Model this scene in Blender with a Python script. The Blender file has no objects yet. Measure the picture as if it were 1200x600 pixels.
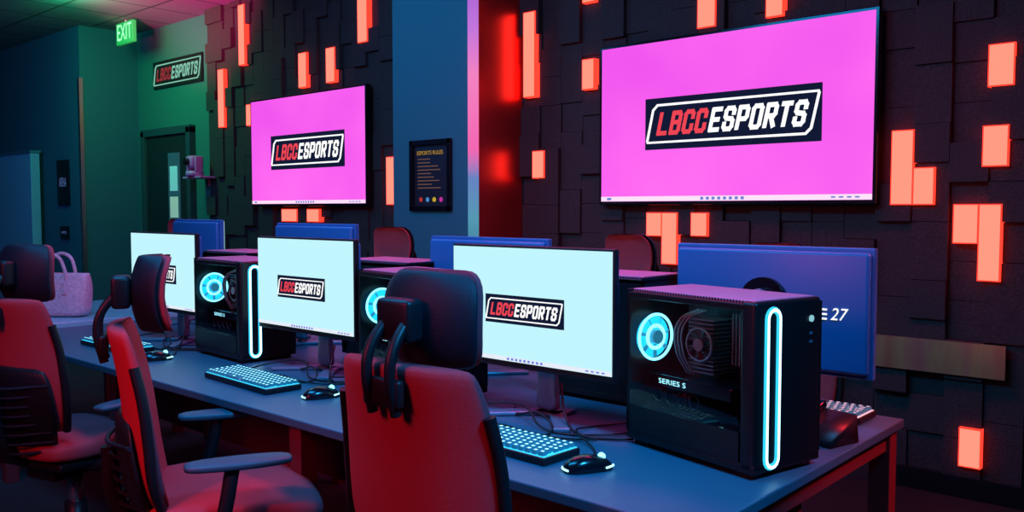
import bpy, math, random
from mathutils import Vector
random.seed(7)
C=bpy.context; D=bpy.data
S=C.scene
S.view_settings.view_transform='Standard'
R=math.radians
DZ=0.74
# ---------------- materials
def mat(name,col,rough=0.5,metal=0.0,em=None,es=0.0,bump=0.0,bscale=200,var=0.0,coat=0.0,spec=None):
    m=D.materials.new(name); m.use_nodes=True
    nt=m.node_tree; b=nt.nodes['Principled BSDF']
    b.inputs['Base Color'].default_value=(*col,1)
    b.inputs['Roughness'].default_value=rough
    b.inputs['Metallic'].default_value=metal
    if spec is not None: b.inputs['Specular IOR Level'].default_value=spec
    if coat: b.inputs['Coat Weight'].default_value=coat
    if em:
        b.inputs['Emission Color'].default_value=(*em,1)
        b.inputs['Emission Strength'].default_value=es
    if bump or var:
        tc=nt.nodes.new('ShaderNodeTexCoord'); n=nt.nodes.new('ShaderNodeTexNoise')
        n.inputs['Scale'].default_value=bscale; n.inputs['Detail'].default_value=4
        nt.links.new(tc.outputs['Object'],n.inputs['Vector'])
        if bump:
            bp=nt.nodes.new('ShaderNodeBump'); bp.inputs['Strength'].default_value=bump; bp.inputs['Distance'].default_value=0.003
            nt.links.new(n.outputs['Fac'],bp.inputs['Height']); nt.links.new(bp.outputs['Normal'],b.inputs['Normal'])
        if var:
            r=nt.nodes.new('ShaderNodeValToRGB')
            r.color_ramp.elements[0].color=(*[c*(1-var) for c in col],1); r.color_ramp.elements[0].position=.3
            r.color_ramp.elements[1].color=(*[min(1,c*(1+var)) for c in col],1); r.color_ramp.elements[1].position=.7
            nt.links.new(n.outputs['Fac'],r.inputs['Fac']); nt.links.new(r.outputs['Color'],b.inputs['Base Color'])
    return m
def emis(name,col,s):
    m=D.materials.new(name); m.use_nodes=True; nt=m.node_tree
    nt.nodes.clear(); e=nt.nodes.new('ShaderNodeEmission'); o=nt.nodes.new('ShaderNodeOutputMaterial')
    e.inputs[0].default_value=(*col,1); e.inputs[1].default_value=s
    nt.links.new(e.outputs[0],o.inputs[0]); return m
def glassmat():
    m=D.materials.new('tinted_glass'); m.use_nodes=True; nt=m.node_tree; nt.nodes.clear()
    o=nt.nodes.new('ShaderNodeOutputMaterial'); mx=nt.nodes.new('ShaderNodeMixShader')
    t=nt.nodes.new('ShaderNodeBsdfTransparent'); t.inputs[0].default_value=(.75,.77,.82,1)
    g=nt.nodes.new('ShaderNodeBsdfGlossy'); g.inputs['Roughness'].default_value=.04
    mx.inputs[0].default_value=.05
    nt.links.new(t.outputs[0],mx.inputs[1]); nt.links.new(g.outputs[0],mx.inputs[2]); nt.links.new(mx.outputs[0],o.inputs[0])
    return m
def meshmat():
    m=mat('perforated_steel',(.10,.08,.10),.4,.3); nt=m.node_tree; b=nt.nodes['Principled BSDF']
    tc=nt.nodes.new('ShaderNodeTexCoord'); v=nt.nodes.new('ShaderNodeTexVoronoi'); v.inputs['Scale'].default_value=110; v.inputs['Randomness'].default_value=0
    r=nt.nodes.new('ShaderNodeValToRGB'); r.color_ramp.elements[0].position=.32; r.color_ramp.elements[0].color=(.004,.004,.006,1)
    r.color_ramp.elements[1].position=.4; r.color_ramp.elements[1].color=(.6,.22,.38,1)
    nt.links.new(tc.outputs['Object'],v.inputs['Vector']); nt.links.new(v.outputs['Distance'],r.inputs['Fac']); nt.links.new(r.outputs['Color'],b.inputs['Base Color'])
    return m
M_black=mat('black_plastic',(.008,.009,.013),.42,spec=.35)
M_gloss=mat('gloss_black',(.006,.006,.010),.18)
M_case=mat('case_steel',(.010,.010,.013),.36,.2,spec=.4)
M_desk=mat('desk_laminate',(.030,.115,.175),.40,bump=.15,bscale=400,spec=.33)
M_metal=mat('desk_frame_metal',(.20,.04,.05),.4,.5)
M_fab=mat('red_upholstery',(.40,.045,.065),.8,bump=.5,bscale=600,spec=.2)
M_fab2=mat('dark_mesh_fabric',(.006,.012,.024),.5,bump=.4,bscale=500,spec=.3)
M_steel=mat('brushed_steel',(.6,.6,.62),.28,1.0)
M_blueplastic=mat('monitor_back_plastic',(.02,.16,.42),.4)
M_stand=mat('stand_grey',(.14,.26,.36),.35,.5)
M_wall=mat('painted_wall',(.03,.11,.17),.75,bump=.1,bscale=80)
M_wallg=mat('painted_wall_green',(.045,.17,.14),.7,bump=.1,bscale=80)
M_pillar=mat('pillar_paint',(.03,.17,.22),.6,bump=.1,bscale=80)
M_pillarside=mat('pillar_gloss_panel',(.95,.09,.08),.34,.9)
M_floor=mat('carpet',(.015,.013,.018),.95,bump=.8,bscale=300,var=.4)
M_tile=mat('acoustic_felt',(.044,.029,.030),.85,bump=1.0,bscale=110,var=.35)
M_white=mat('white_plastic_pink_lit',(.9,.25,.6),.4)  # magenta light on white plastic, put into the base colour
M_glass=glassmat(); M_mesh=meshmat()
def screen_tv():
    m=emis('tv_screen_magenta',(.9,.13,.9),1.0); nt=m.node_tree
    e=[n for n in nt.nodes if n.type=='EMISSION'][0]
    tc=nt.nodes.new('ShaderNodeTexCoord'); g=nt.nodes.new('ShaderNodeTexNoise'); g.inputs['Scale'].default_value=1.0
    r=nt.nodes.new('ShaderNodeValToRGB'); r.color_ramp.elements[0].color=(.86,.085,.86,1); r.color_ramp.elements[0].position=.3
    r.color_ramp.elements[1].color=(1.05,.16,.90,1); r.color_ramp.elements[1].position=.7
    nt.links.new(tc.outputs['Object'],g.inputs['Vector']); nt.links.new(g.outputs['Fac'],r.inputs['Fac']); nt.links.new(r.outputs['Color'],e.inputs[0])
    return m
E_tv=screen_tv()
E_mon=emis('monitor_screen_cyan',(.50,.85,.92),1.08)
E_bar=emis('taskbar',(.80,.85,.95),1.0)
E_barp=emis('taskbar_pink',(1,.75,.95),1.0)
E_white=emis('logo_white',(1,1,1),1.1)
E_red=emis('logo_red',(.85,.06,.09),1.0)
E_navy=emis('logo_navy',(.006,.010,.035),1.0)
E_cy=emis('cyan_led',(.22,.82,1.0),2.8)
E_loop=emis('loop_led',(.55,.93,1.0),3.6)
E_loopg=emis('loop_led_diffuser',(.03,.5,.8),1.5)
E_fan=emis('fan_led',(.01,.50,.95),2.2)
E_key=emis('key_glow',(.03,.5,.85),1.8)
E_leg=emis('key_legend',(.35,.88,1.0),2.2)
E_tile=emis('tile_face',(1.9,.33,.23),1.0)
E_tilee=emis('tile_edge',(2.2,.07,.04),1.0)
E_green=emis('exit_green',(.3,1,.45),1.8)
# ---------------- helpers
def empty(name,loc=(0,0,0),rot=0):
    e=D.objects.new(name,None); C.collection.objects.link(e); e.location=loc; e.rotation_euler=(0,0,R(rot)); e.empty_display_size=.1; return e
def fin(o,m,parent,smooth=False):
    if m: o.data.materials.append(m)
    if parent: o.parent=parent
    if smooth and hasattr(o.data,'polygons'):
        for p in o.data.polygons: p.use_smooth=True
    return o
def meshobj(name,vs,fs,m,parent=None,smooth=False):
    me=D.meshes.new(name); me.from_pydata(vs,[],fs); me.update(); o=D.objects.new(name,me); C.collection.objects.link(o)
    return fin(o,m,parent,smooth)
def boxvf(c,s,vs,fs,taper=1.0):
    i=len(vs); x,y,z=c; a,b,h=s[0]/2,s[1]/2,s[2]/2
    for dz,k in((-h,1.0),(h,taper)):
        for dx,dy in((-a,-b),(a,-b),(a,b),(-a,b)): vs.append((x+dx*k,y+dy*k,z+dz))
    fs+= [(i,i+3,i+2,i+1),(i+4,i+5,i+6,i+7),(i,i+1,i+5,i+4),(i+1,i+2,i+6,i+5),(i+2,i+3,i+7,i+6),(i+3,i,i+4,i+7)]
def box(name,c,s,m,parent=None,bev=0.0,seg=2,rot=None,taper=1.0):
    vs=[];fs=[]; boxvf((0,0,0),s,vs,fs,taper); o=meshobj(name,vs,fs,m,parent); o.location=c
    if rot: o.rotation_euler=[R(a) for a in rot]
    if bev:
        b=o.modifiers.new('b','BEVEL'); b.width=bev; b.segments=seg
        if seg>2:
            for p in o.data.polygons: p.use_smooth=True
    return o
def bx(name,x0,x1,y0,y1,z0,z1,m,parent=None,bev=0.0,seg=2):
    return box(name,((x0+x1)/2,(y0+y1)/2,(z0+z1)/2),(x1-x0,y1-y0,z1-z0),m,parent,bev,seg)
def cyl(name,c,r,h,m,parent=None,axis='Z',n=28,r2=None,bev=0):
    r2=r if r2 is None else r2; vs=[];fs=[]
    for k in range(n):
        a=2*math.pi*k/n
        for rr,z in((r,-h/2),(r2,h/2)):
            p=(rr*math.cos(a),rr*math.sin(a),z)
            if axis=='X': p=(p[2],p[0],p[1])
            elif axis=='Y': p=(p[1],p[2],p[0])
            vs.append(p)
    for k in range(n):
        j=(k+1)%n; fs.append((2*k,2*j,2*j+1,2*k+1))
    fs.append(tuple(2*k for k in reversed(range(n)))); fs.append(tuple(2*k+1 for k in range(n)))
    o=meshobj(name,vs,fs,m,parent); o.location=c
    for p in o.data.polygons:
        if len(p.vertices)==4: p.use_smooth=True
    if bev: b=o.modifiers.new('b','BEVEL'); b.width=bev; b.segments=2; b.limit_method='ANGLE'
    return o
def tube(name,pts,r,m,parent=None,closed=False,smooth=True):
    cu=D.curves.new(name,'CURVE'); cu.dimensions='3D'; cu.bevel_depth=r; cu.bevel_resolution=3
    if smooth:
        s=cu.splines.new('BEZIER'); s.bezier_points.add(len(pts)-1)
        for bp,p in zip(s.bezier_points,pts):
            bp.co=p; bp.handle_left_type=bp.handle_right_type='AUTO'
    else:
        s=cu.splines.new('POLY'); s.points.add(len(pts)-1)
        for bp,p in zip(s.points,pts): bp.co=(*p,1)
    s.use_cyclic_u=closed; cu.use_fill_caps=True
    o=D.objects.new(name,cu); C.collection.objects.link(o); o.data.materials.append(m)
    if parent:o.parent=parent
    return o
def loft(name,secs,m,parent=None,sub=1):
    n=len(secs[0]); vs=[tuple(p) for s in secs for p in s]; fs=[]
    for i in range(len(secs)-1):
        for k in range(n):
            j=(k+1)%n; fs.append((i*n+k,i*n+j,(i+1)*n+j,(i+1)*n+k))
    fs.append(tuple(reversed(range(n)))); b=(len(secs)-1)*n; fs.append(tuple(b+k for k in range(n)))
    o=meshobj(name,vs,fs,m,parent,True)
    if sub: s=o.modifiers.new('s','SUBSURF'); s.levels=sub; s.render_levels=sub
    return o
def ring(z,hw,th,yc,wrap=0.0,n=28,xc=0,e=.55):
    out=[]
    for k in range(n):
        a=2*math.pi*k/n; c,s=math.cos(a),math.sin(a)
        x=hw*math.copysign(abs(c)**e,c); y=th/2*math.copysign(abs(s)**e,s)
        out.append((xc+x,yc+y+wrap*(x/hw)**2 if hw else yc,z))
    return out
def text(name,body,loc,w,h,m,parent,rot=(90,0,0),shear=.25,bold=.0,ext=0.0):
    cu=D.curves.new(name,'FONT'); cu.body=body; cu.shear=shear; cu.offset=bold; cu.align_x='CENTER'; cu.align_y='CENTER'; cu.extrude=ext
    o=D.objects.new(name,cu); C.collection.objects.link(o); o.data.materials.append(m)
    C.view_layer.update(); d=o.dimensions.copy()
    o.scale=(w/max(d.x,.001),h/max(d.y,.001),1); o.location=loc; o.rotation_euler=[R(a) for a in rot]
    o.parent=parent
    return o
# stroke lettering (condensed block capitals) built as flat quads; unit height 1, width W
GW=.46
GL={'L':[[(0,1),(0,0),(1,0)]],
'B':[[(0,0),(0,1),(.85,1),(1,.88),(1,.62),(.85,.52),(0,.52)],[(.85,.52),(1,.42),(1,.12),(.85,0),(0,0)]],
'C':[[(1,.70),(1,.88),(.82,1),(.18,1),(0,.88),(0,.12),(.18,0),(.82,0),(1,.12),(1,.32)]],
'E':[[(1,1),(0,1),(0,0),(1,0)],[(0,.5),(.85,.5)]],
'S':[[(1,.74),(1,.88),(.82,1),(.18,1),(0,.88),(0,.62),(.18,.52),(.82,.48),(1,.38),(1,.12),(.82,0),(.18,0),(0,.12),(0,.28)]],
'P':[[(0,0),(0,1),(.85,1),(1,.88),(1,.55),(.85,.44),(0,.44)]],
'O':[[(.18,1),(0,.88),(0,.12),(.18,0),(.82,0),(1,.12),(1,.88),(.82,1),(.18,1)]],
'R':[[(0,0),(0,1),(.85,1),(1,.88),(1,.58),(.85,.48),(0,.48)],[(.5,.48),(1,0)]],
'T':[[(0,1),(1,1)],[(.5,1),(.5,0)]]}
def lettering(name,body,x0,y,zc,w,h,m,parent,t=.23,shear=.22):
    vs=[];fs=[]; n=len(body); gap=.33
    tot=n*GW+(n-1)*gap+t; sc=w/tot; sz=h/(1+t)
    for i,ch in enumerate(body):
        ox=t/2+i*(GW+gap)
        for pl in GL[ch]:
            for a,b in zip(pl[:-1],pl[1:]):
                ax,az,bx_,bz=ox+a[0]*GW,a[1],ox+b[0]*GW,b[1]
                dx,dz=bx_-ax,bz-az; l=math.hypot(dx,dz); dx/=l;dz/=l; e=t*.36
                ax-=dx*e;az-=dz*e;bx_+=dx*e;bz+=dz*e; nx,nz=-dz*t/2,dx*t/2
                i0=len(vs)
                for (px,pz) in((ax+nx,az+nz),(ax-nx,az-nz),(bx_-nx,bz-nz),(bx_+nx,bz+nz)):
                    X=px*sc; Z=(pz-.5)*sz; vs.append((x0+X+Z*shear,y,zc+Z))
                fs.append((i0,i0+1,i0+2,i0+3))
    return meshobj(name,vs,fs,m,parent)
def logo(parent,c,w,mats,name='logo'):
    navy,red,white=mats; x,y,z=c; h=w/3.55
    box(name+'_plate',c,(w,.002,h),navy,parent)
    a=w*.465;b=h*.36;k=w*.022
    def P(px,pz): return (x+px+pz*.22,y-.003,z+pz)
    pts=[P(-a+k,b),P(a-.2*k,b),P(a,b-.4*k),P(a,-b+k*1.2),P(a-k,-b),P(-a+.2*k,-b),P(-a,-b+.4*k),P(-a,b-k*1.2)]
    tube(name+'_outline',pts,w*.007,white,parent,True,False)
    lettering(name+'_lbcc','LBCC',x-w*.415,y-.004,z,w*.300,h*.46,red,parent)
    lettering(name+'_esports','ESPORTS',x-w*.098,y-.004,z,w*.525,h*.46,white,parent)
# ---------------- room
bx('floor',-13,2.6,-2.6,4.6,-.1,0,M_floor)
M_ceil=mat('ceiling_tiles',(.12,.16,.20),.8); nt=M_ceil.node_tree; b=nt.nodes['Principled BSDF']
tc=nt.nodes.new('ShaderNodeTexCoord'); br=nt.nodes.new('ShaderNodeTexBrick'); br.offset=0
br.inputs['Scale'].default_value=1; br.inputs['Brick Width'].default_value=.6; br.inputs['Row Height'].default_value=.6; br.inputs['Mortar Size'].default_value=.012
br.inputs['Color1'].default_value=(.22,.19,.25,1); br.inputs['Color2'].default_value=(.25,.21,.27,1); br.inputs['Mortar'].default_value=(.05,.05,.06,1)
nt.links.new(tc.outputs['Object'],br.inputs['Vector']); nt.links.new(br.outputs['Color'],b.inputs['Base Color'])
bx('ceiling',-13,2.6,-2.6,4.6,3.3,3.4,M_ceil)
bx('wall_back',-9.57,2.6,4.5,4.6,0,3.3,M_wallg)
bx('wall_alcove',-13,-9.57,3.876,4.6,0,3.3,M_wall)
bx('wall_left',-13.1,-13,-2.6,4.6,0,3.3,M_wall)
bx('wall_right',2.5,2.6,-2.6,4.6,0,3.3,M_wall)
bx('wall_front',-13,2.6,-2.7,-2.6,0,3.3,M_wall)
bx('wall_pillar',-4.62,-3.84,3.963,4.5,0,3.3,M_pillar)
bx('trim_1',-3.842,-3.832,4.0,4.42,0,3.3,M_pillarside)
bx('trim_2',-9.60,-9.555,3.86,3.90,.0,2.75,M_steel)
bx('baseboard_back',-3.83,2.5,4.40,4.44,0,.1,M_black)
# feature wall tiles
def tiles(name,x0,x1):
    vs=[];fs=[]
    w=.105*1.6; n=int(round((x1-x0)/w)); w=(x1-x0)/n
    boxvf(((x0+x1)/2,4.47,1.65),(x1-x0,.06,3.3),vs,fs)
    for i in range(n):
        z=-random.choice([0,.09,.19])
        while z<3.3:
            h=random.choice([.185,.185,.37,.28]); d=random.choice([.008,.02,.035,.05])
            a,b_=max(z,0)+.0015,min(z+h,3.3)-.0015
            if b_-a>.01: boxvf((x0+w*(i+.5),4.44-d/2,(a+b_)/2),(w-.003,d,b_-a),vs,fs)
            z+=h
    return meshobj(name,vs,fs,M_tile)
tiles('wall_feature_left',-7.93,-4.62)
tiles('wall_feature_right',-3.832,2.5)
lights=[(-1.012,-.905,1.912,2.101),(-1.026,-.92,1.553,1.738),(-1.425,-1.322,1.38,1.74),(-1.322,-1.226,1.38,1.558),
(-1.141,-1.033,1.2,1.383),(-1.033,-.939,1.03,1.383),(-1.09,-.995,.156,.34),(-2.821,-2.715,1.2,1.34),(-2.715,-2.612,1.037,1.34),
(-2.522,-2.418,1.205,1.34),(-2.495,-2.382,2.374,2.56),(-2.086,-1.989,2.375,2.56),(-3.303,-3.21,2.105,2.293),(-3.71,-3.611,1.562,1.742),
(-3.79,-3.69,2.098,2.654),(-3.303,-3.21,2.64,2.82),(-7.66,-7.555,2.14,2.69),(-7.281,-7.18,2.69,3.24),(-7.17,-7.06,2.126,2.32),
(-6.337,-6.224,2.396,2.689),(-5.948,-5.832,2.402,2.685),(-5.529,-5.411,2.675,3.05),(-5.193,-5.082,1.393,1.762),(-6.62,-6.39,1.25,1.36),(-6.24,-6.07,1.25,1.36),
(-.6,-.5,1.9,2.3),(-.2,-.1,1.2,1.55),(.4,.5,2.0,2.2),(-.5,-.4,.5,.7)]
lp=empty('wall_light_tiles')
v1=[];f1=[];v2=[];f2=[]
for (a,b_,c,d) in lights:
    boxvf(((a+b_)/2,4.41,(c+d)/2),(b_-a,.06,d-c),v1,f1)
    g=.005
    boxvf(((a+b_)/2,4.379,(c+d)/2),(b_-a-2*g,.003,d-c-2*g),v2,f2)
meshobj('tile_housings',v1,f1,E_tilee,lp); meshobj('tile_diffusers',v2,f2,E_tile,lp)
# metal rail on wall : copper-toned brushed metal, colour varies along its length
M_rail=mat('brushed_rail',(.95,.5,.38),.34,.85); nt=M_rail.node_tree; b=nt.nodes['Principled BSDF']
tc=nt.nodes.new('ShaderNodeTexCoord'); mp=nt.nodes.new('ShaderNodeMapping'); mp.inputs['Scale'].default_value=(5,1,.6)
n=nt.nodes.new('ShaderNodeTexNoise'); n.inputs['Scale'].default_value=1.2; r=nt.nodes.new('ShaderNodeValToRGB'); cr=r.color_ramp
cr.elements[0].position=.3; cr.elements[0].color=(.9,.30,.35,1); cr.elements[1].position=.72; cr.elements[1].color=(.85,.35,.22,1)
q=cr.elements.new(.5); q.color=(.95,.75,.35,1)
nt.links.new(tc.outputs['Object'],mp.inputs[0]); nt.links.new(mp.outputs[0],n.inputs['Vector']); nt.links.new(n.outputs['Fac'],r.inputs['Fac']); nt.links.new(r.outputs['Color'],b.inputs['Base Color'])
bx('trim_3',-3.80,-.905,4.372,4.39,.585,.74,M_rail)
# pillar corner guard: its pink and blue reflections painted as a glow gradient
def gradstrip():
    m=emis('guard_reflection_gradient',(1,.2,.8),1.0); nt=m.node_tree; e=[n for n in nt.nodes if n.type=='EMISSION'][0]
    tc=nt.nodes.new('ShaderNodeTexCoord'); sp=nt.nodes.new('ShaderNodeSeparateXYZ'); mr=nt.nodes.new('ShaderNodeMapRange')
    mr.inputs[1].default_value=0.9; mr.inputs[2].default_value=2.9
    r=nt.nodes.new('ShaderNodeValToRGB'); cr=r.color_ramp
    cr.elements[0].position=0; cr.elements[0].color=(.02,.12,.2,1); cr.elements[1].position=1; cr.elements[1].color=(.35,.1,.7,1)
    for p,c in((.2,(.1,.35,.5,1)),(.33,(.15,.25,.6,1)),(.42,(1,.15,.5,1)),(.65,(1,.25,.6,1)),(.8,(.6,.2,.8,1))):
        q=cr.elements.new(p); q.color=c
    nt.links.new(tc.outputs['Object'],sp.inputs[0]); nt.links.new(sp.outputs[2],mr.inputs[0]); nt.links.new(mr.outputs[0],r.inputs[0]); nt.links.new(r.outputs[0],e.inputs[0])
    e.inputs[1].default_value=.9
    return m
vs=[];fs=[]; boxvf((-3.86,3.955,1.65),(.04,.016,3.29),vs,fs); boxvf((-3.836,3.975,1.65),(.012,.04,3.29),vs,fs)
meshobj('corner_guard_glow',vs,fs,gradstrip())
# ---------------- TVs
def tv(xc):
    p=empty('wall_television',(xc,4.36,1.862)); w,h=1.655,.955
    box('bezel',(0,.0,0),(w,.05,h),M_gloss,p,.004)
    box('wall_bracket',(0,.03,0),(.6,.08,.4),M_black,p)
    box('panel',(0,-.0255,.002),(w-.035,.003,h-.038),E_tv,p)
    box('taskbar',(0,-.0275,-h/2+.036),(w-.035,.002,.028),E_barp,p)
    vs=[];fs=[]
    for i in range(8): boxvf((-.12+i*.035,-.029,-h/2+.036),(.018,.002,.016),vs,fs)
    for i in range(4): boxvf((.62+i*.04,-.029,-h/2+.036),(.022,.002,.008),vs,fs)
    boxvf((-.75,-.029,-h/2+.036),(.03,.002,.014),vs,fs)
    meshobj('taskbar_icons',vs,fs,D.materials.get('icon_blue') or mat('icon_blue',(.05,.1,.3),.5,em=(.2,.3,.8),es=.6),p)
    logo(p,(.03,-.029,-.01),1.05,(E_navy,E_red,E_white))
tv(-2.305); tv(-6.2)
# ---------------- desk
dk=empty('gaming_desk')
bx('top',-4.75,-.81,1.46,2.66,.713,.74,M_desk,dk,.004)
for x in(-.85,-2.2,-3.45,-4.7):
    for y in(1.52,2.6): bx('leg_%d'%int(-x*10+y),x-.03,x+.03,y-.03,y+.03,0,.713,M_metal,dk,.003)
    bx('crossbar_%d'%int(-x*10),x-.02,x+.02,1.55,2.57,.66,.712,M_metal,dk)
for y in(1.64,2.50): bx('rail_%d'%int(y*10),-4.68,-.87,y-.015,y+.015,.665,.712,M_metal,dk)
bx('modesty_panel',-4.68,-.87,2.05,2.07,.30,.712,M_metal,dk)
# side table with bag
st=empty('side_table')
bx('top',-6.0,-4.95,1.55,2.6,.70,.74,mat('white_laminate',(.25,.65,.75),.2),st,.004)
for x in(-5.95,-5.0):
    for y in(1.6,2.55): bx('leg_%d'%int(-x*10+y),x-.025,x+.025,y-.025,y+.025,0,.70,M_metal,st)
bag=empty('tote_bag',(-5.28,1.98,DZ),35)
M_bag=mat('bag_leather',(.75,.5,.62),.55,bump=.4,bscale=60,var=.2)
loft('body',[ring(0.0,.17,.10,0,e=.5),ring(.02,.19,.13,0,e=.5),ring(.12,.205,.15,0,.0),ring(.20,.205,.12,0.005),ring(.25,.20,.07,0),ring(.255,.197,.06,0),ring(.22,.19,.05,0)],M_bag,bag)
for y in(-.04,.04): tube('handle_%d'%(y>0),[(-.09,y,.18),(-.08,y*1.2,.28),(-.04,y*1.3,.35),(.04,y*1.3,.35),(.08,y*1.2,.28),(.09,y,.18)],.010,M_bag,bag)
for s in(-1,1): box('strap_tab_%d'%(s>0),(s*.09,-.072,.17),(.03,.012,.07),M_bag,bag,.004)
# ---------------- monitors
def monitor(x,y,front=True,dz=0,rot=0):
    p=empty('computer_monitor',(x,y,DZ),rot); w,h=.613,.362; zc=.332+dz
    if not front: p.rotation_euler[2]+=math.pi
    box('housing',(0,.012,zc),(w,.022,h),M_black if front else M_blueplastic,p,.004)
    box('rear_shell',(0,.030,zc),(w*.97,.022,h*.93),M_blueplastic,p,.010,3)
    box('display',(0,-.0005,zc+.006),(w-.014,.004,h-.026),E_mon,p)
    box('taskbar',(0,-.003,zc-h/2+.026),(w-.014,.002,.012),E_bar,p)
    vs=[];fs=[]
    for i in range(9): boxvf((-.07+i*.016,-.0045,zc-h/2+.026),(.008,.001,.007),vs,fs)
    for i in range(4): boxvf((.22+i*.018,-.0045,zc-h/2+.026),(.01,.001,.004),vs,fs)
    meshobj('taskbar_icons',vs,fs,D.materials['icon_blue'],p)
    logo(p,(-.01,-.005,zc-.008),.30,(E_navy,E_red,E_white))
    cyl('stand_hub',(0,.052,zc+.02),.070,.022,M_gloss,p,'Y')
    loft('stand_neck',[ring(z,hw,th,yc,0,20) for z,hw,th,yc in((.012,.045,.045,.10),(.06,.036,.034,.10),(.2,.032,.028,.095),(zc+.03,.032,.024,.085),(zc+.06,.02,.02,.083))],M_stand,p)
    box('stand_arm',(0,.07,zc+.02),(.05,.03,.06),M_black,p,.004)
    for s in(-1,1):
        box('foot_%d'%(s>0),(s*.085,.045,.007),(.05,.22,.012),M_stand,p,.004,rot=(0,0,s*42))
    box('foot_back',(0,.13,.007),(.09,.10,.012),M_stand,p,.004)
    if not front:
        text('model_number','27',(-.215,.044,zc-.005),.050,.034,E_white,p,rot=(90,0,180))
        vs=[];fs=[]
        for i in range(3): boxvf((-.170,.043,zc-.018+i*.013),(.028,.002,.005),vs,fs)
        meshobj('model_bars',vs,fs,E_white,p)
    return p
for x in(-1.625,-2.73,-3.835): monitor(x,1.896)
monitor(-1.12,2.42,False); monitor(-2.26,2.42,False); monitor(-3.36,2.42,False,.04); monitor(-4.44,2.42,False,.05,-6)
# ---------------- PCs
def pc(x,y,rot,loop=True):
    p=empty('desktop_computer',(x,y,DZ),rot); L,W,H=.42,.245,.41
    for sx in(-1,1):
        for sy in(-1,1): box('foot_%d%d'%(sx>0,sy>0),(sx*.17,sy*.09,.007),(.05,.03,.014),M_black,p)
    bx('base',-L/2,L/2,-W/2,W/2,.014,.035,M_case,p,.003)
    bx('back_panel',-L/2,-L/2+.006,-W/2,W/2,.035,H,M_case,p)
    bx('far_side_panel',-L/2,L/2,W/2-.006,W/2,.035,H-.01,M_case,p)
    bx('front_panel',L/2-.045,L/2,-W/2,W/2,.014,H,M_case,p,.010,4)
    bx('roof_frame',-L/2,L/2-.03,-W/2,W/2,H-.022,H-.006,M_case,p,.003)
    bx('roof_mesh',-L/2+.01,L/2-.012,-W/2+.012,W/2-.012,H-.008,H+.002,M_mesh,p,.003)
    g0,g1=-L/2+.012,L/2-.046
    meshobj('glass_side',[(g0,-W/2,.105),(g1,-W/2,.105),(g1,-W/2,H-.022),(g0,-W/2,H-.022)],[(0,1,2,3)],M_glass,p)
    bx('lower_side_panel',-L/2,L/2-.045,-W/2,-W/2+.004,.035,.105,M_case,p)
    bx('psu_shroud',-L/2+.006,L/2-.05,-W/2+.006,W/2-.008,.035,.10,M_case,p)
    bx('rear_pillar',-L/2,-L/2+.012,-W/2,-W/2+.005,.035,H-.02,M_case,p)
    M_board=D.materials.get('motherboard') or mat('motherboard',(.03,.035,.05),.5,var=.6,bscale=40)
    M_in=D.materials.get('cooler_metal') or mat('cooler_metal',(.28,.38,.44),.35,.4)
    bx('motherboard',-.185,.08,.085,.092,.12,.375,M_board,p)
    fx=-L/2+.02; cy,cz=-.048,.280
    cyl('rear_fan_glow',(fx,cy,cz),.056,.006,E_fan,p,'X')
    tube('rear_fan_ring',[(fx+.012,cy+.060*math.cos(2*math.pi*k/24),cz+.060*math.sin(2*math.pi*k/24)) for k in range(24)],.004,E_cy,p,True)
    tube('rear_fan_inner_ring',[(fx+.012,cy+.030*math.cos(2*math.pi*k/24),cz+.030*math.sin(2*math.pi*k/24)) for k in range(24)],.005,E_cy,p,True)
    cyl('rear_fan_hub',(fx+.012,cy,cz),.018,.02,D.materials.get('fan_hub') or mat('fan_hub',(.1,.3,.4),.4,em=(.02,.25,.4),es=.8),p,'X')
    vs=[];fs=[]
    for k in range(7):
        a=2*math.pi*k/7; i=len(vs)
        for rr,da,dx in((.02,0,.008),(.054,.15,.006),(.054,.32,.012),(.02,.3,.012)):
            vs.append((fx+dx,cy+rr*math.cos(a+da),cz+rr*math.sin(a+da)))
        fs.append((i,i+1,i+2,i+3))
    meshobj('rear_fan_blades',vs,fs,D.materials.get('blade') or mat('blade',(.05,.3,.4),.4,em=(.02,.3,.5),es=.6),p)
    vs=[];fs=[]
    for i in range(14): boxvf((-.05,.03,.20+i*.0105),(.085,.09,.003),vs,fs)
    meshobj('cooler_fins',vs,fs,M_in,p)
    tube('cooler_fan_ring',[(-.05+.042*math.cos(a*math.pi/12),-.02,.272+.042*math.sin(a*math.pi/12)) for a in range(24)],.0035,M_in,p,True)
    cyl('cooler_fan_hub',(-.05,-.022,.272),.016,.008,D.materials.get('hub') or mat('hub',(.3,.35,.4),.3),p,'Y')
    vs=[];fs=[]
    for k in range(7):
        a=2*math.pi*k/7; i=len(vs)
        for rr,da,dy in((.014,0,-.02),(.04,.2,-.024),(.04,.6,-.016),(.014,.5,-.016)): vs.append((-.05+rr*math.cos(a+da),dy,.272+rr*math.sin(a+da)))
        fs.append((i,i+1,i+2,i+3))
    meshobj('cooler_fan_blades',vs,fs,M_black,p)
    for i in range(3): tube('heat_pipe_%d'%i,[(-.10+i*.012,-.01,.19),(-.12+i*.012,-.03,.25),(-.11+i*.012,-.03,.33),(-.07+i*.012,.0,.36)],.003,M_in,p)
    vs=[];fs=[]
    for i in range(4): boxvf((.02+i*.011,.05,.29),(.004,.05,.13),vs,fs)
    meshobj('memory_modules',vs,fs,M_in,p)
    bx('graphics_card',-.19,.09,-.06,.08,.150,.185,M_gloss,p,.004)
    text('card_label','SERIES S',(-.105,-.0615,.168),.095,.013,E_leg,p,shear=0)
    for i in range(4): tube('card_fan_%d'%i,[(-.165+i*.042+.016*math.cos(a*math.pi/8),-.05,.128+.018*math.sin(a*math.pi/8)) for a in range(16)],.0022,M_board,p,True)
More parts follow.
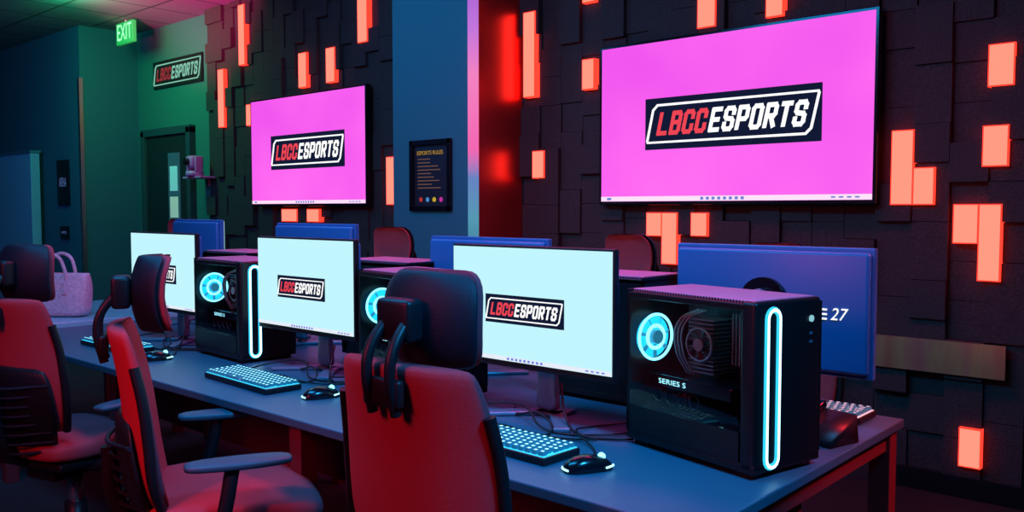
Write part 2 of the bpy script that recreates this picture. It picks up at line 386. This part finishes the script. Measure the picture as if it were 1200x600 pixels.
    for i in range(3): cyl('front_fan_%d'%i,(L/2-.06,0,.15+.10*i),.045,.015,M_black,p,'X')
    tube('cable_loom',[(.09,.05,.36),(.13,.03,.28),(.12,.02,.2),(.10,0,.11)],.006,M_black,p)
    bx('interior_led_bar',-.18,.14,-.02,-.014,H-.030,H-.024,E_cy,p)
    if loop:
        pts=[]; yc=-.062; r=.021; z0,z1=.025,.390
        for k in range(9): a=math.pi*k/8; pts.append((L/2+.001,yc+r*math.cos(a),z1-r+r*math.sin(a)))
        for k in range(9): a=math.pi+math.pi*k/8; pts.append((L/2+.001,yc+r*math.cos(a),z0+r+r*math.sin(a)))
        tube('loop_light_diffuser',[(q[0]-.002,q[1],q[2]) for q in pts],.0078,E_loopg,p,True,False)
        tube('loop_light',pts,.0060,E_loop,p,True,False)
    cyl('power_button',(L/2,.08,H-.05),.008,.006,D.materials.get('pbtn') or emis('pbtn',(.3,.7,.8),.8),p,'X')
    for i in range(2): box('usb_port_%d'%i,(L/2,.08,H-.085-.02*i),(.002,.012,.006),M_stand,p)
    return p
pc(-1.05,1.975,-13)
pc(-2.17,1.98,-9); pc(-3.28,1.98,-4)
for x in(-1.66,-2.74,-3.88): pc(x,2.36,180,False)
# ---------------- keyboards
def keyboard(x,y,rot=0,glow=None):
    p=empty('mechanical_keyboard',(x,y,DZ),rot); L,W=.44,.14
    box('case',(0,0,.010),(L,W,.020),M_black,p,.005)
    box('backlight_plate',(0,0,.0205),(L-.012,W-.012,.002),glow or E_key,p)
    vs=[];fs=[];v2=[];f2=[]
    rows=6; kw=(L-.016)/19
    for r in range(rows):
        yy=W/2-.016-r*.0215
        xx=-L/2+.008; c=0
        while xx<L/2-.012:
            wk=kw
            if r==5 and abs(xx+.07)<.012: wk=kw*5
            elif c==0 and r in(2,3,4): wk=kw*(1+.25*(r-1))
            if xx+wk>L/2-.006: wk=L/2-.008-xx
            if wk<.008: break
            boxvf((xx+wk/2,yy,.027),(wk-.0055,.016,.010),vs,fs,.80)
            if wk<kw*1.1: boxvf((xx+wk/2,yy+.001,.0322),(.007,.007,.0006),v2,f2)
            else: boxvf((xx+wk/2,yy,.0322),(.014,.005,.0006),v2,f2)
            xx+=wk; c+=1
    meshobj('keycaps',vs,fs,D.materials.get('keycap') or mat('keycap',(.05,.18,.25),.4,em=(.01,.16,.26),es=.35),p)
    meshobj('key_legends',v2,f2,glow or E_leg,p)
keyboard(-1.52,1.66,-2); keyboard(-2.72,1.665,-3); keyboard(-3.88,1.70,0)
E_pk=emis('key_legend_pink',(1,.5,.6),1.2)
keyboard(-1.10,2.56,180,E_pk); keyboard(-3.2,2.56,180,E_pk)
def mouse(x,y,rot=0):
    p=empty('computer_mouse',(x,y,DZ),rot)
    loft('shell',[ [(w*math.cos(2*math.pi*k/20),y0,.002+h*max(0,math.sin(2*math.pi*k/20))**.8 ) for k in range(20)] for y0,w,h in((-.062,.010,.008),(-.056,.024,.020),(-.035,.031,.034),(-.005,.031,.039),(.03,.029,.031),(.052,.025,.020),(.061,.014,.010))],M_gloss,p)
    for i,s in enumerate((-1,1)): tube('glow_%d'%i,[(s*.010,.061,.010),(s*.022,.055,.012),(s*.029,.035,.010)],.0025,E_leg,p)
    tube('tail_glow',[(-.018,-.058,.008),(0,-.064,.009),(.018,-.058,.008)],.0025,E_leg,p)
    cyl('wheel',(0,.035,.030),.009,.007,E_cy,p,'X')
    return p
mouse(-1.21,1.635,-30); mouse(-2.34,1.69,-20); mouse(-3.43,1.665,-15)
# cables
for i,(x) in enumerate((-1.6,-2.7,-3.8)):
    cp=empty('desk_cables',(x,1.9,DZ))
    tube('cable_1',[(.05,-.17,.006),(.12,-.08,.004),(.02,.0,.03),(-.10,.03,.006),(-.18,.12,.006)],.0032,M_black,cp)
    tube('cable_2',[(.36,-.20,.006),(.30,-.12,.004),(.20,-.06,.02),(.16,.04,.006),(.22,.16,.006)],.0028,M_black,cp)
    tube('cable_3',[(.02,.10,.10),(.10,.02,.03),(.2,-.04,.006),(.28,-.02,.006),(.33,.02,.006)],.0036,M_black,cp)
    tube('cable_4',[(-.2,-.17,.006),(-.22,-.05,.02),(-.08,.02,.04),(.1,-.06,.006),(.24,.0,.006),(.3,.12,.006)],.003,M_black,cp)
    tube('cable_5',[(-.14,-.16,.006),(-.05,-.10,.006),(.06,-.11,.006),(.18,-.10,.006),(.26,-.05,.006)],.0028,M_black,cp)
# small phone-like dock
dp=empty('desk_phone',(-.90,2.27,DZ),-15)
loft('body',[[(-.07,-.06,0),(.07,-.06,0),(.07,.06,0),(-.07,.06,0)],[(-.07,-.06,.02),(.07,-.06,.02),(.07,.05,.075),(-.07,.05,.075)]],M_black,dp,0)
box('handset',(-.045,.0,.06),(.035,.13,.025),M_gloss,dp,.008,3,rot=(26,0,0))
# ---------------- chairs
def chair(x,y,rot,hr=0.0,za=.635,sr=0.0,shell=True):
    p=empty('office_chair',(x,y,0),rot)
    prof=[(.545,.17,.03,-.215),(.56,.20,.06,-.22),(.64,.228,.065,-.24),(.75,.232,.06,-.25),(.86,.226,.05,-.262),(.95,.214,.042,-.28),(1.01,.203,.036,-.297),(1.035,.193,.026,-.305),(1.043,.175,.012,-.307)]
    loft('backrest',[ring(z,hw,th,yc,.045,36,e=.5) for z,hw,th,yc in prof],M_fab,p)
    L=[(-hw-.004,yc+.038,z) for z,hw,th,yc in prof[1:-3]]; Rr=[(hw+.004,yc+.038,z) for z,hw,th,yc in prof[1:-3]]
    tube('frame_left',L,.014,M_black,p); tube('frame_right',Rr,.014,M_black,p)
    zt=.80 if shell else .66
    loft('rear_shell',[ring(z,hw,th,yc,.04,28) for z,hw,th,yc in((.44,.10,.04,-.19),(.50,.17,.035,-.235),(.50+(zt-.5)*.35,.215,.03,-.272),(.50+(zt-.5)*.7,.215,.025,-.290),(.50+(zt-.5)*.9,.20,.014,-.295),(zt,.18,.010,-.297))],M_black,p)
    for i in range(8):
        z=.49+i*(zt-.52)/8; hw=.18+.004*i
        tube('rear_rib_%d'%i,[(-hw,-.235-.006*i+.02,z),(0,-.278-.006*i,z-.015),(hw,-.235-.006*i+.02,z)],.006,M_fab2,p)
    tube('spine',[(0,-.10,.42),(0,-.22,.44),(0,-.30,.54),(0,-.315,.70)],.024,M_black,p)
    zb=1.125+hr
    for i,s in enumerate((-1,1)): tube('headrest_post_%d'%i,[(s*.035,-.320,.94),(s*.035,-.336,1.02),(s*.035,-.328,1.07),(s*.03,-.28,zb+.01)],.012,M_black,p)
    box('headrest_bracket',(0,-.275,zb+.005),(.10,.05,.09),M_black,p,.012,3)
    box('headrest_clamp',(0,-.322,.985),(.11,.022,.06),M_black,p,.008,3)
    hs=[(-.104,.080,.010),(-.100,.105,.020),(-.075,.126,.030),(-.03,.134,.032),(.03,.136,.032),(.075,.128,.030),(.100,.100,.020),(.105,.075,.010)]
    loft('headrest_pad',[ring(zb+dz,hw,th,-.225+dz*dz*2.5,.055,32,e=.6) for dz,hw,th in hs],M_fab,p)
    loft('headrest_shell',[ring(zb+dz*1.02,hw+.006,.022,-.247+dz*dz*2.5,.055,32,e=.6) for dz,hw,th in hs],M_fab2,p)
    secs=[]
    for yy,hw,zc,th in((-.24,.17,.475,.03),(-.235,.20,.475,.06),(-.18,.235,.475,.085),(-.05,.25,.475,.09),(.10,.25,.475,.09),(.19,.245,.470,.085),(.235,.225,.458,.06),(.25,.19,.45,.025)):
        secs.append([(q[0],yy,zc+sr+q[1]) for q in ring(0,hw,th,0,0,28,e=.5)])
    loft('seat_cushion',secs,M_fab,p)
    box('seat_pan',(0,-.01,.42+sr),(.40,.40,.035),M_black,p,.012,3)
    box('tilt_mechanism',(0,-.03,.375+sr/2),(.16,.24,.07+sr),M_black,p,.01)
    for i,s in enumerate((-1,1)):
        tube('arm_support_%d'%i,[(s*.10,-.06,.40),(s*.24,-.07,.41),(s*.305,-.06,.47),(s*.31,-.03,.58),(s*.30,-.01,za-.012)],.02,M_black,p)
        loft('arm_pad_%d'%i,[[(s*.295+q[0],yy,za+q[1]) for q in ring(0,hw,th,0,0,20,e=.6)] for yy,hw,th in((-.13,.02,.012),(-.12,.036,.022),(-.05,.045,.026),(.06,.046,.026),(.13,.038,.022),(.145,.02,.012))],D.materials.get('arm_pad') or mat('arm_pad',(.015,.07,.11),.5),p)
    cyl('gas_lift',(0,0,.24),.028,.26,M_steel,p); cyl('gas_lift_sleeve',(0,0,.15),.04,.14,M_black,p)
    for k in range(5):
        a=2*math.pi*k/5+.3; c,s=math.cos(a),math.sin(a)
        loft('base_leg_%d'%k,[[(c*r+-s*q[0],s*r+c*q[0],zz+q[1]) for q in ring(0,hw,th,0,0,12)] for r,hw,th,zz in((.0,.035,.05,.10),(.15,.028,.04,.092),(.30,.022,.028,.078))],M_black,p,0)
        o=cyl('caster_%d'%k,(c*.30,s*.30,.032),.032,.045,M_black,p,'X'); o.rotation_euler[2]=a+.8
    return p
chair(-1.375,1.46,2,shell=False)
chair(-2.29,1.32,-26,za=.695,sr=.06)
chair(-3.50,1.36,16)
chair(-1.44,2.98,178); chair(-2.14,2.98,172,.02); chair(-3.66,2.98,188,.03); chair(-5.9,2.95,200,.06)
# ---------------- pillar picture
pf=empty('framed_poster',(-4.236,3.955,1.583))
M_pap=mat('poster_dark',(.02,.018,.03),.4)
w,h=.40,.475
for n,c,s in(('top',(0,0,h/2-.018),(w,.03,.036)),('bottom',(0,0,-h/2+.018),(w,.03,.036)),('left',(-w/2+.018,0,0),(.036,.03,h)),('right',(w/2-.018,0,0),(.036,.03,h))): box('frame_'+n,c,s,M_gloss,pf,.006)
box('print',(0,.008,0),(w-.05,.006,h-.05),M_pap,pf)
E_gold=emis('poster_gold',(.8,.45,.06),.6); E_tx=emis('poster_text',(.5,.25,.2),.3)
text('title','ESPORTS RULES',(-.01,.003,.15),.25,.026,E_gold,pf,shear=0)
vs=[];fs=[]
for i in range(9): 
    ww=random.uniform(.12,.24); boxvf((-.13+ww/2,.004,.11-i*.024),(ww,.001,.006),vs,fs)
meshobj('body_text',vs,fs,E_tx,pf)
for i,c in enumerate(((.8,.05,.05),(.1,.4,.9),(.9,.6,.05),(.8,.05,.5))): cyl('icon_%d'%i,(-.10+i*.065,.004,-.16),.017,.002,emis('icon%d'%i,c,.6),pf,'Y',n=5+i)
# ---------------- sign on green wall
sg=empty('wall_sign',(-8.65,4.487,2.79))
box('backing',(0,.005,0),(1.04,.016,.285),M_black,sg)
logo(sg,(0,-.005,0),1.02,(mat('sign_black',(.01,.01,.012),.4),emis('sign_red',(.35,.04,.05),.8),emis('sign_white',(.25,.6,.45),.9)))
# door
dr=empty('door_1',(-8.86,4.49,0))
M_door=mat('door_dark',(.015,.02,.022),.4)
M_jamb=mat('door_jamb',(.03,.06,.07),.4)
box('slab',(0,-.005,1.07),(.92,.04,2.12),M_door,dr)
for n,c,s in(('left',(-.5,-.02,1.1),(.08,.08,2.2)),('right',(.5,-.02,1.1),(.08,.08,2.2)),('head',(0,-.02,2.18),(1.08,.08,.08))): box('jamb_'+n,c,s,M_jamb,dr,.004)
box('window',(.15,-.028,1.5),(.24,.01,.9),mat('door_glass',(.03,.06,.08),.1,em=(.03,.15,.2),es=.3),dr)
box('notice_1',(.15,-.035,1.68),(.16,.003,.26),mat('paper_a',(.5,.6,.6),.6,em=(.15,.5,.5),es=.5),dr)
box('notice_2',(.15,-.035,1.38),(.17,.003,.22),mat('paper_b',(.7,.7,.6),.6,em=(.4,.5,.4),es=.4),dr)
cyl('handle',(.38,-.05,1.05),.015,.12,M_steel,dr,'X')
for i,(x,z,w,h) in enumerate(((-10.05,1.65,.32,.5),(-10.05,1.10,.22,.14))):
    q=empty('wall_notice',(x,3.868,z)); box('panel',(0,0,0),(w,.016,h),M_gloss,q,.003)
    text('lettering','ARENA' if i==0 else 'INFO',(0,-.01,0),w*.6,h*.2,emis('nt%d'%i,(.1,.2,.5),.5),q,shear=0)
pt=empty('room_partition',(-11.6,3.78,0))
box('panel',(0,0,1.0),(2.0,.10,2.0),mat('partition_grey',(.25,.42,.6),.6),pt,.01)
box('cap_rail',(0,0,2.01),(2.02,.12,.03),M_stand,pt)
# ptz camera
cz=empty('video_camera',(-7.98,4.30,1.67))
box('shelf',(0,.08,0),(.34,.24,.02),M_white,cz,.004)
box('shelf_bracket',(0,.17,-.04),(.04,.03,.08),M_white,cz)
cyl('base',(0,0,.035),.085,.05,M_white,cz)
box('yoke_left',(-.08,0,.13),(.025,.08,.15),M_white,cz,.01,3); box('yoke_right',(.08,0,.13),(.025,.08,.15),M_white,cz,.01,3)
box('head',(0,0,.15),(.13,.14,.12),M_white,cz,.03,4)
cyl('lens',(0,-.08,.15),.035,.04,M_gloss,cz,'Y')
# exit sign
ex=empty('exit_sign',(-8.95,4.1,3.17))
box('housing',(0,0,0),(.38,.04,.22),mat('exit_house',(.05,.3,.12),.5,em=(.02,.5,.08),es=.5),ex,.006)
text('letters','EXIT',(0,-.022,0),.32,.16,E_green,ex,shear=0)
cyl('stem',(0,0,.12),.012,.04,M_white,ex)
# ---------------- lights
def area(name,loc,tgt,size,col,e,sy=None,spread=None):
    l=D.lights.new(name,'AREA'); l.size=size; l.color=col; l.energy=e
    if sy: l.shape='RECTANGLE'; l.size_y=sy
    if spread: l.spread=R(spread)
    o=D.objects.new(name,l); C.collection.objects.link(o); o.location=loc
    o.rotation_euler=(Vector(tgt)-Vector(loc)).to_track_quat('-Z','Y').to_euler(); return o
def spot(name,loc,tgt,ang,col,e,blend=.8):
    l=D.lights.new(name,'SPOT'); l.spot_size=R(ang); l.spot_blend=blend; l.color=col; l.energy=e; l.shadow_soft_size=.08
    o=D.objects.new(name,l); C.collection.objects.link(o); o.location=loc
    o.rotation_euler=(Vector(tgt)-Vector(loc)).to_track_quat('-Z','Y').to_euler(); return o
area('desk_key_blue',(-2.6,.9,3.2),(-2.6,1.9,.7),2.6,(.01,.42,1),80,.5)  # unseen blue key light, added over the desk without a fixture
area('left_fill_blue',(-8.5,1.0,3.2),(-9.5,3.5,1.0),1.5,(.02,.3,1),50)  # unseen fill, added to turn the far left area blue
area('chair_fill_red',(-1.9,-1.2,2.2),(-2.3,1.1,.7),.8,(1,.04,.08),38)  # red fill added behind the camera for the chair backs
spot('desk_end_fill_red',(.9,3.6,2.9),(-.92,2.58,.74),26,(1,.03,.04),700)  # spot added to redden the right end of the desk
spot('seat_fill_red',(-1.5,-.9,2.6),(-2.2,1.25,.5),20,(1,.03,.05),130)  # spot added to brighten the red seat of the second chair
area('headrest_rim_blue',(.5,1.2,3.0),(-1.2,1.4,1.1),.5,(.02,.4,1),14,None,60)  # added rim light, gives the front headrest a blue edge
area('pc_top_fill_magenta',(-2.6,3.1,3.2),(-2.5,2.6,1.0),2.6,(1,.04,.28),32,.3,140)  # magenta fill added out of view for PC tops and back chairs
spot('ceiling_fill_magenta',(-6.0,1.5,1.9),(-7.7,3.9,3.4),36,(1,.03,.30),1500)  # out-of-view spot added to tint the ceiling magenta
area('door_fill_green',(-8.2,3.2,3.15),(-9.0,4.5,1.9),.5,(.02,1,.35),26)  # fill added near the door, stands in for the exit sign's green glow
area('pillar_fill_blue',(-5.0,2.4,3.15),(-4.3,3.96,1.8),.6,(.02,.45,1),20)  # blue fill added to brighten the pillar face
w=D.worlds.new('World'); S.world=w; w.use_nodes=True
w.node_tree.nodes['Background'].inputs[0].default_value=(.05,.1,.25,1); w.node_tree.nodes['Background'].inputs[1].default_value=.1
# ---------------- camera
cd=D.cameras.new('Camera'); cam=D.objects.new('Camera',cd); C.collection.objects.link(cam)
cam.location=(0,0,1.36); cam.rotation_euler=(R(86.89),0,R(41.6)); cd.lens=30.39; cd.sensor_width=36; cd.clip_start=.05
S.camera=cam
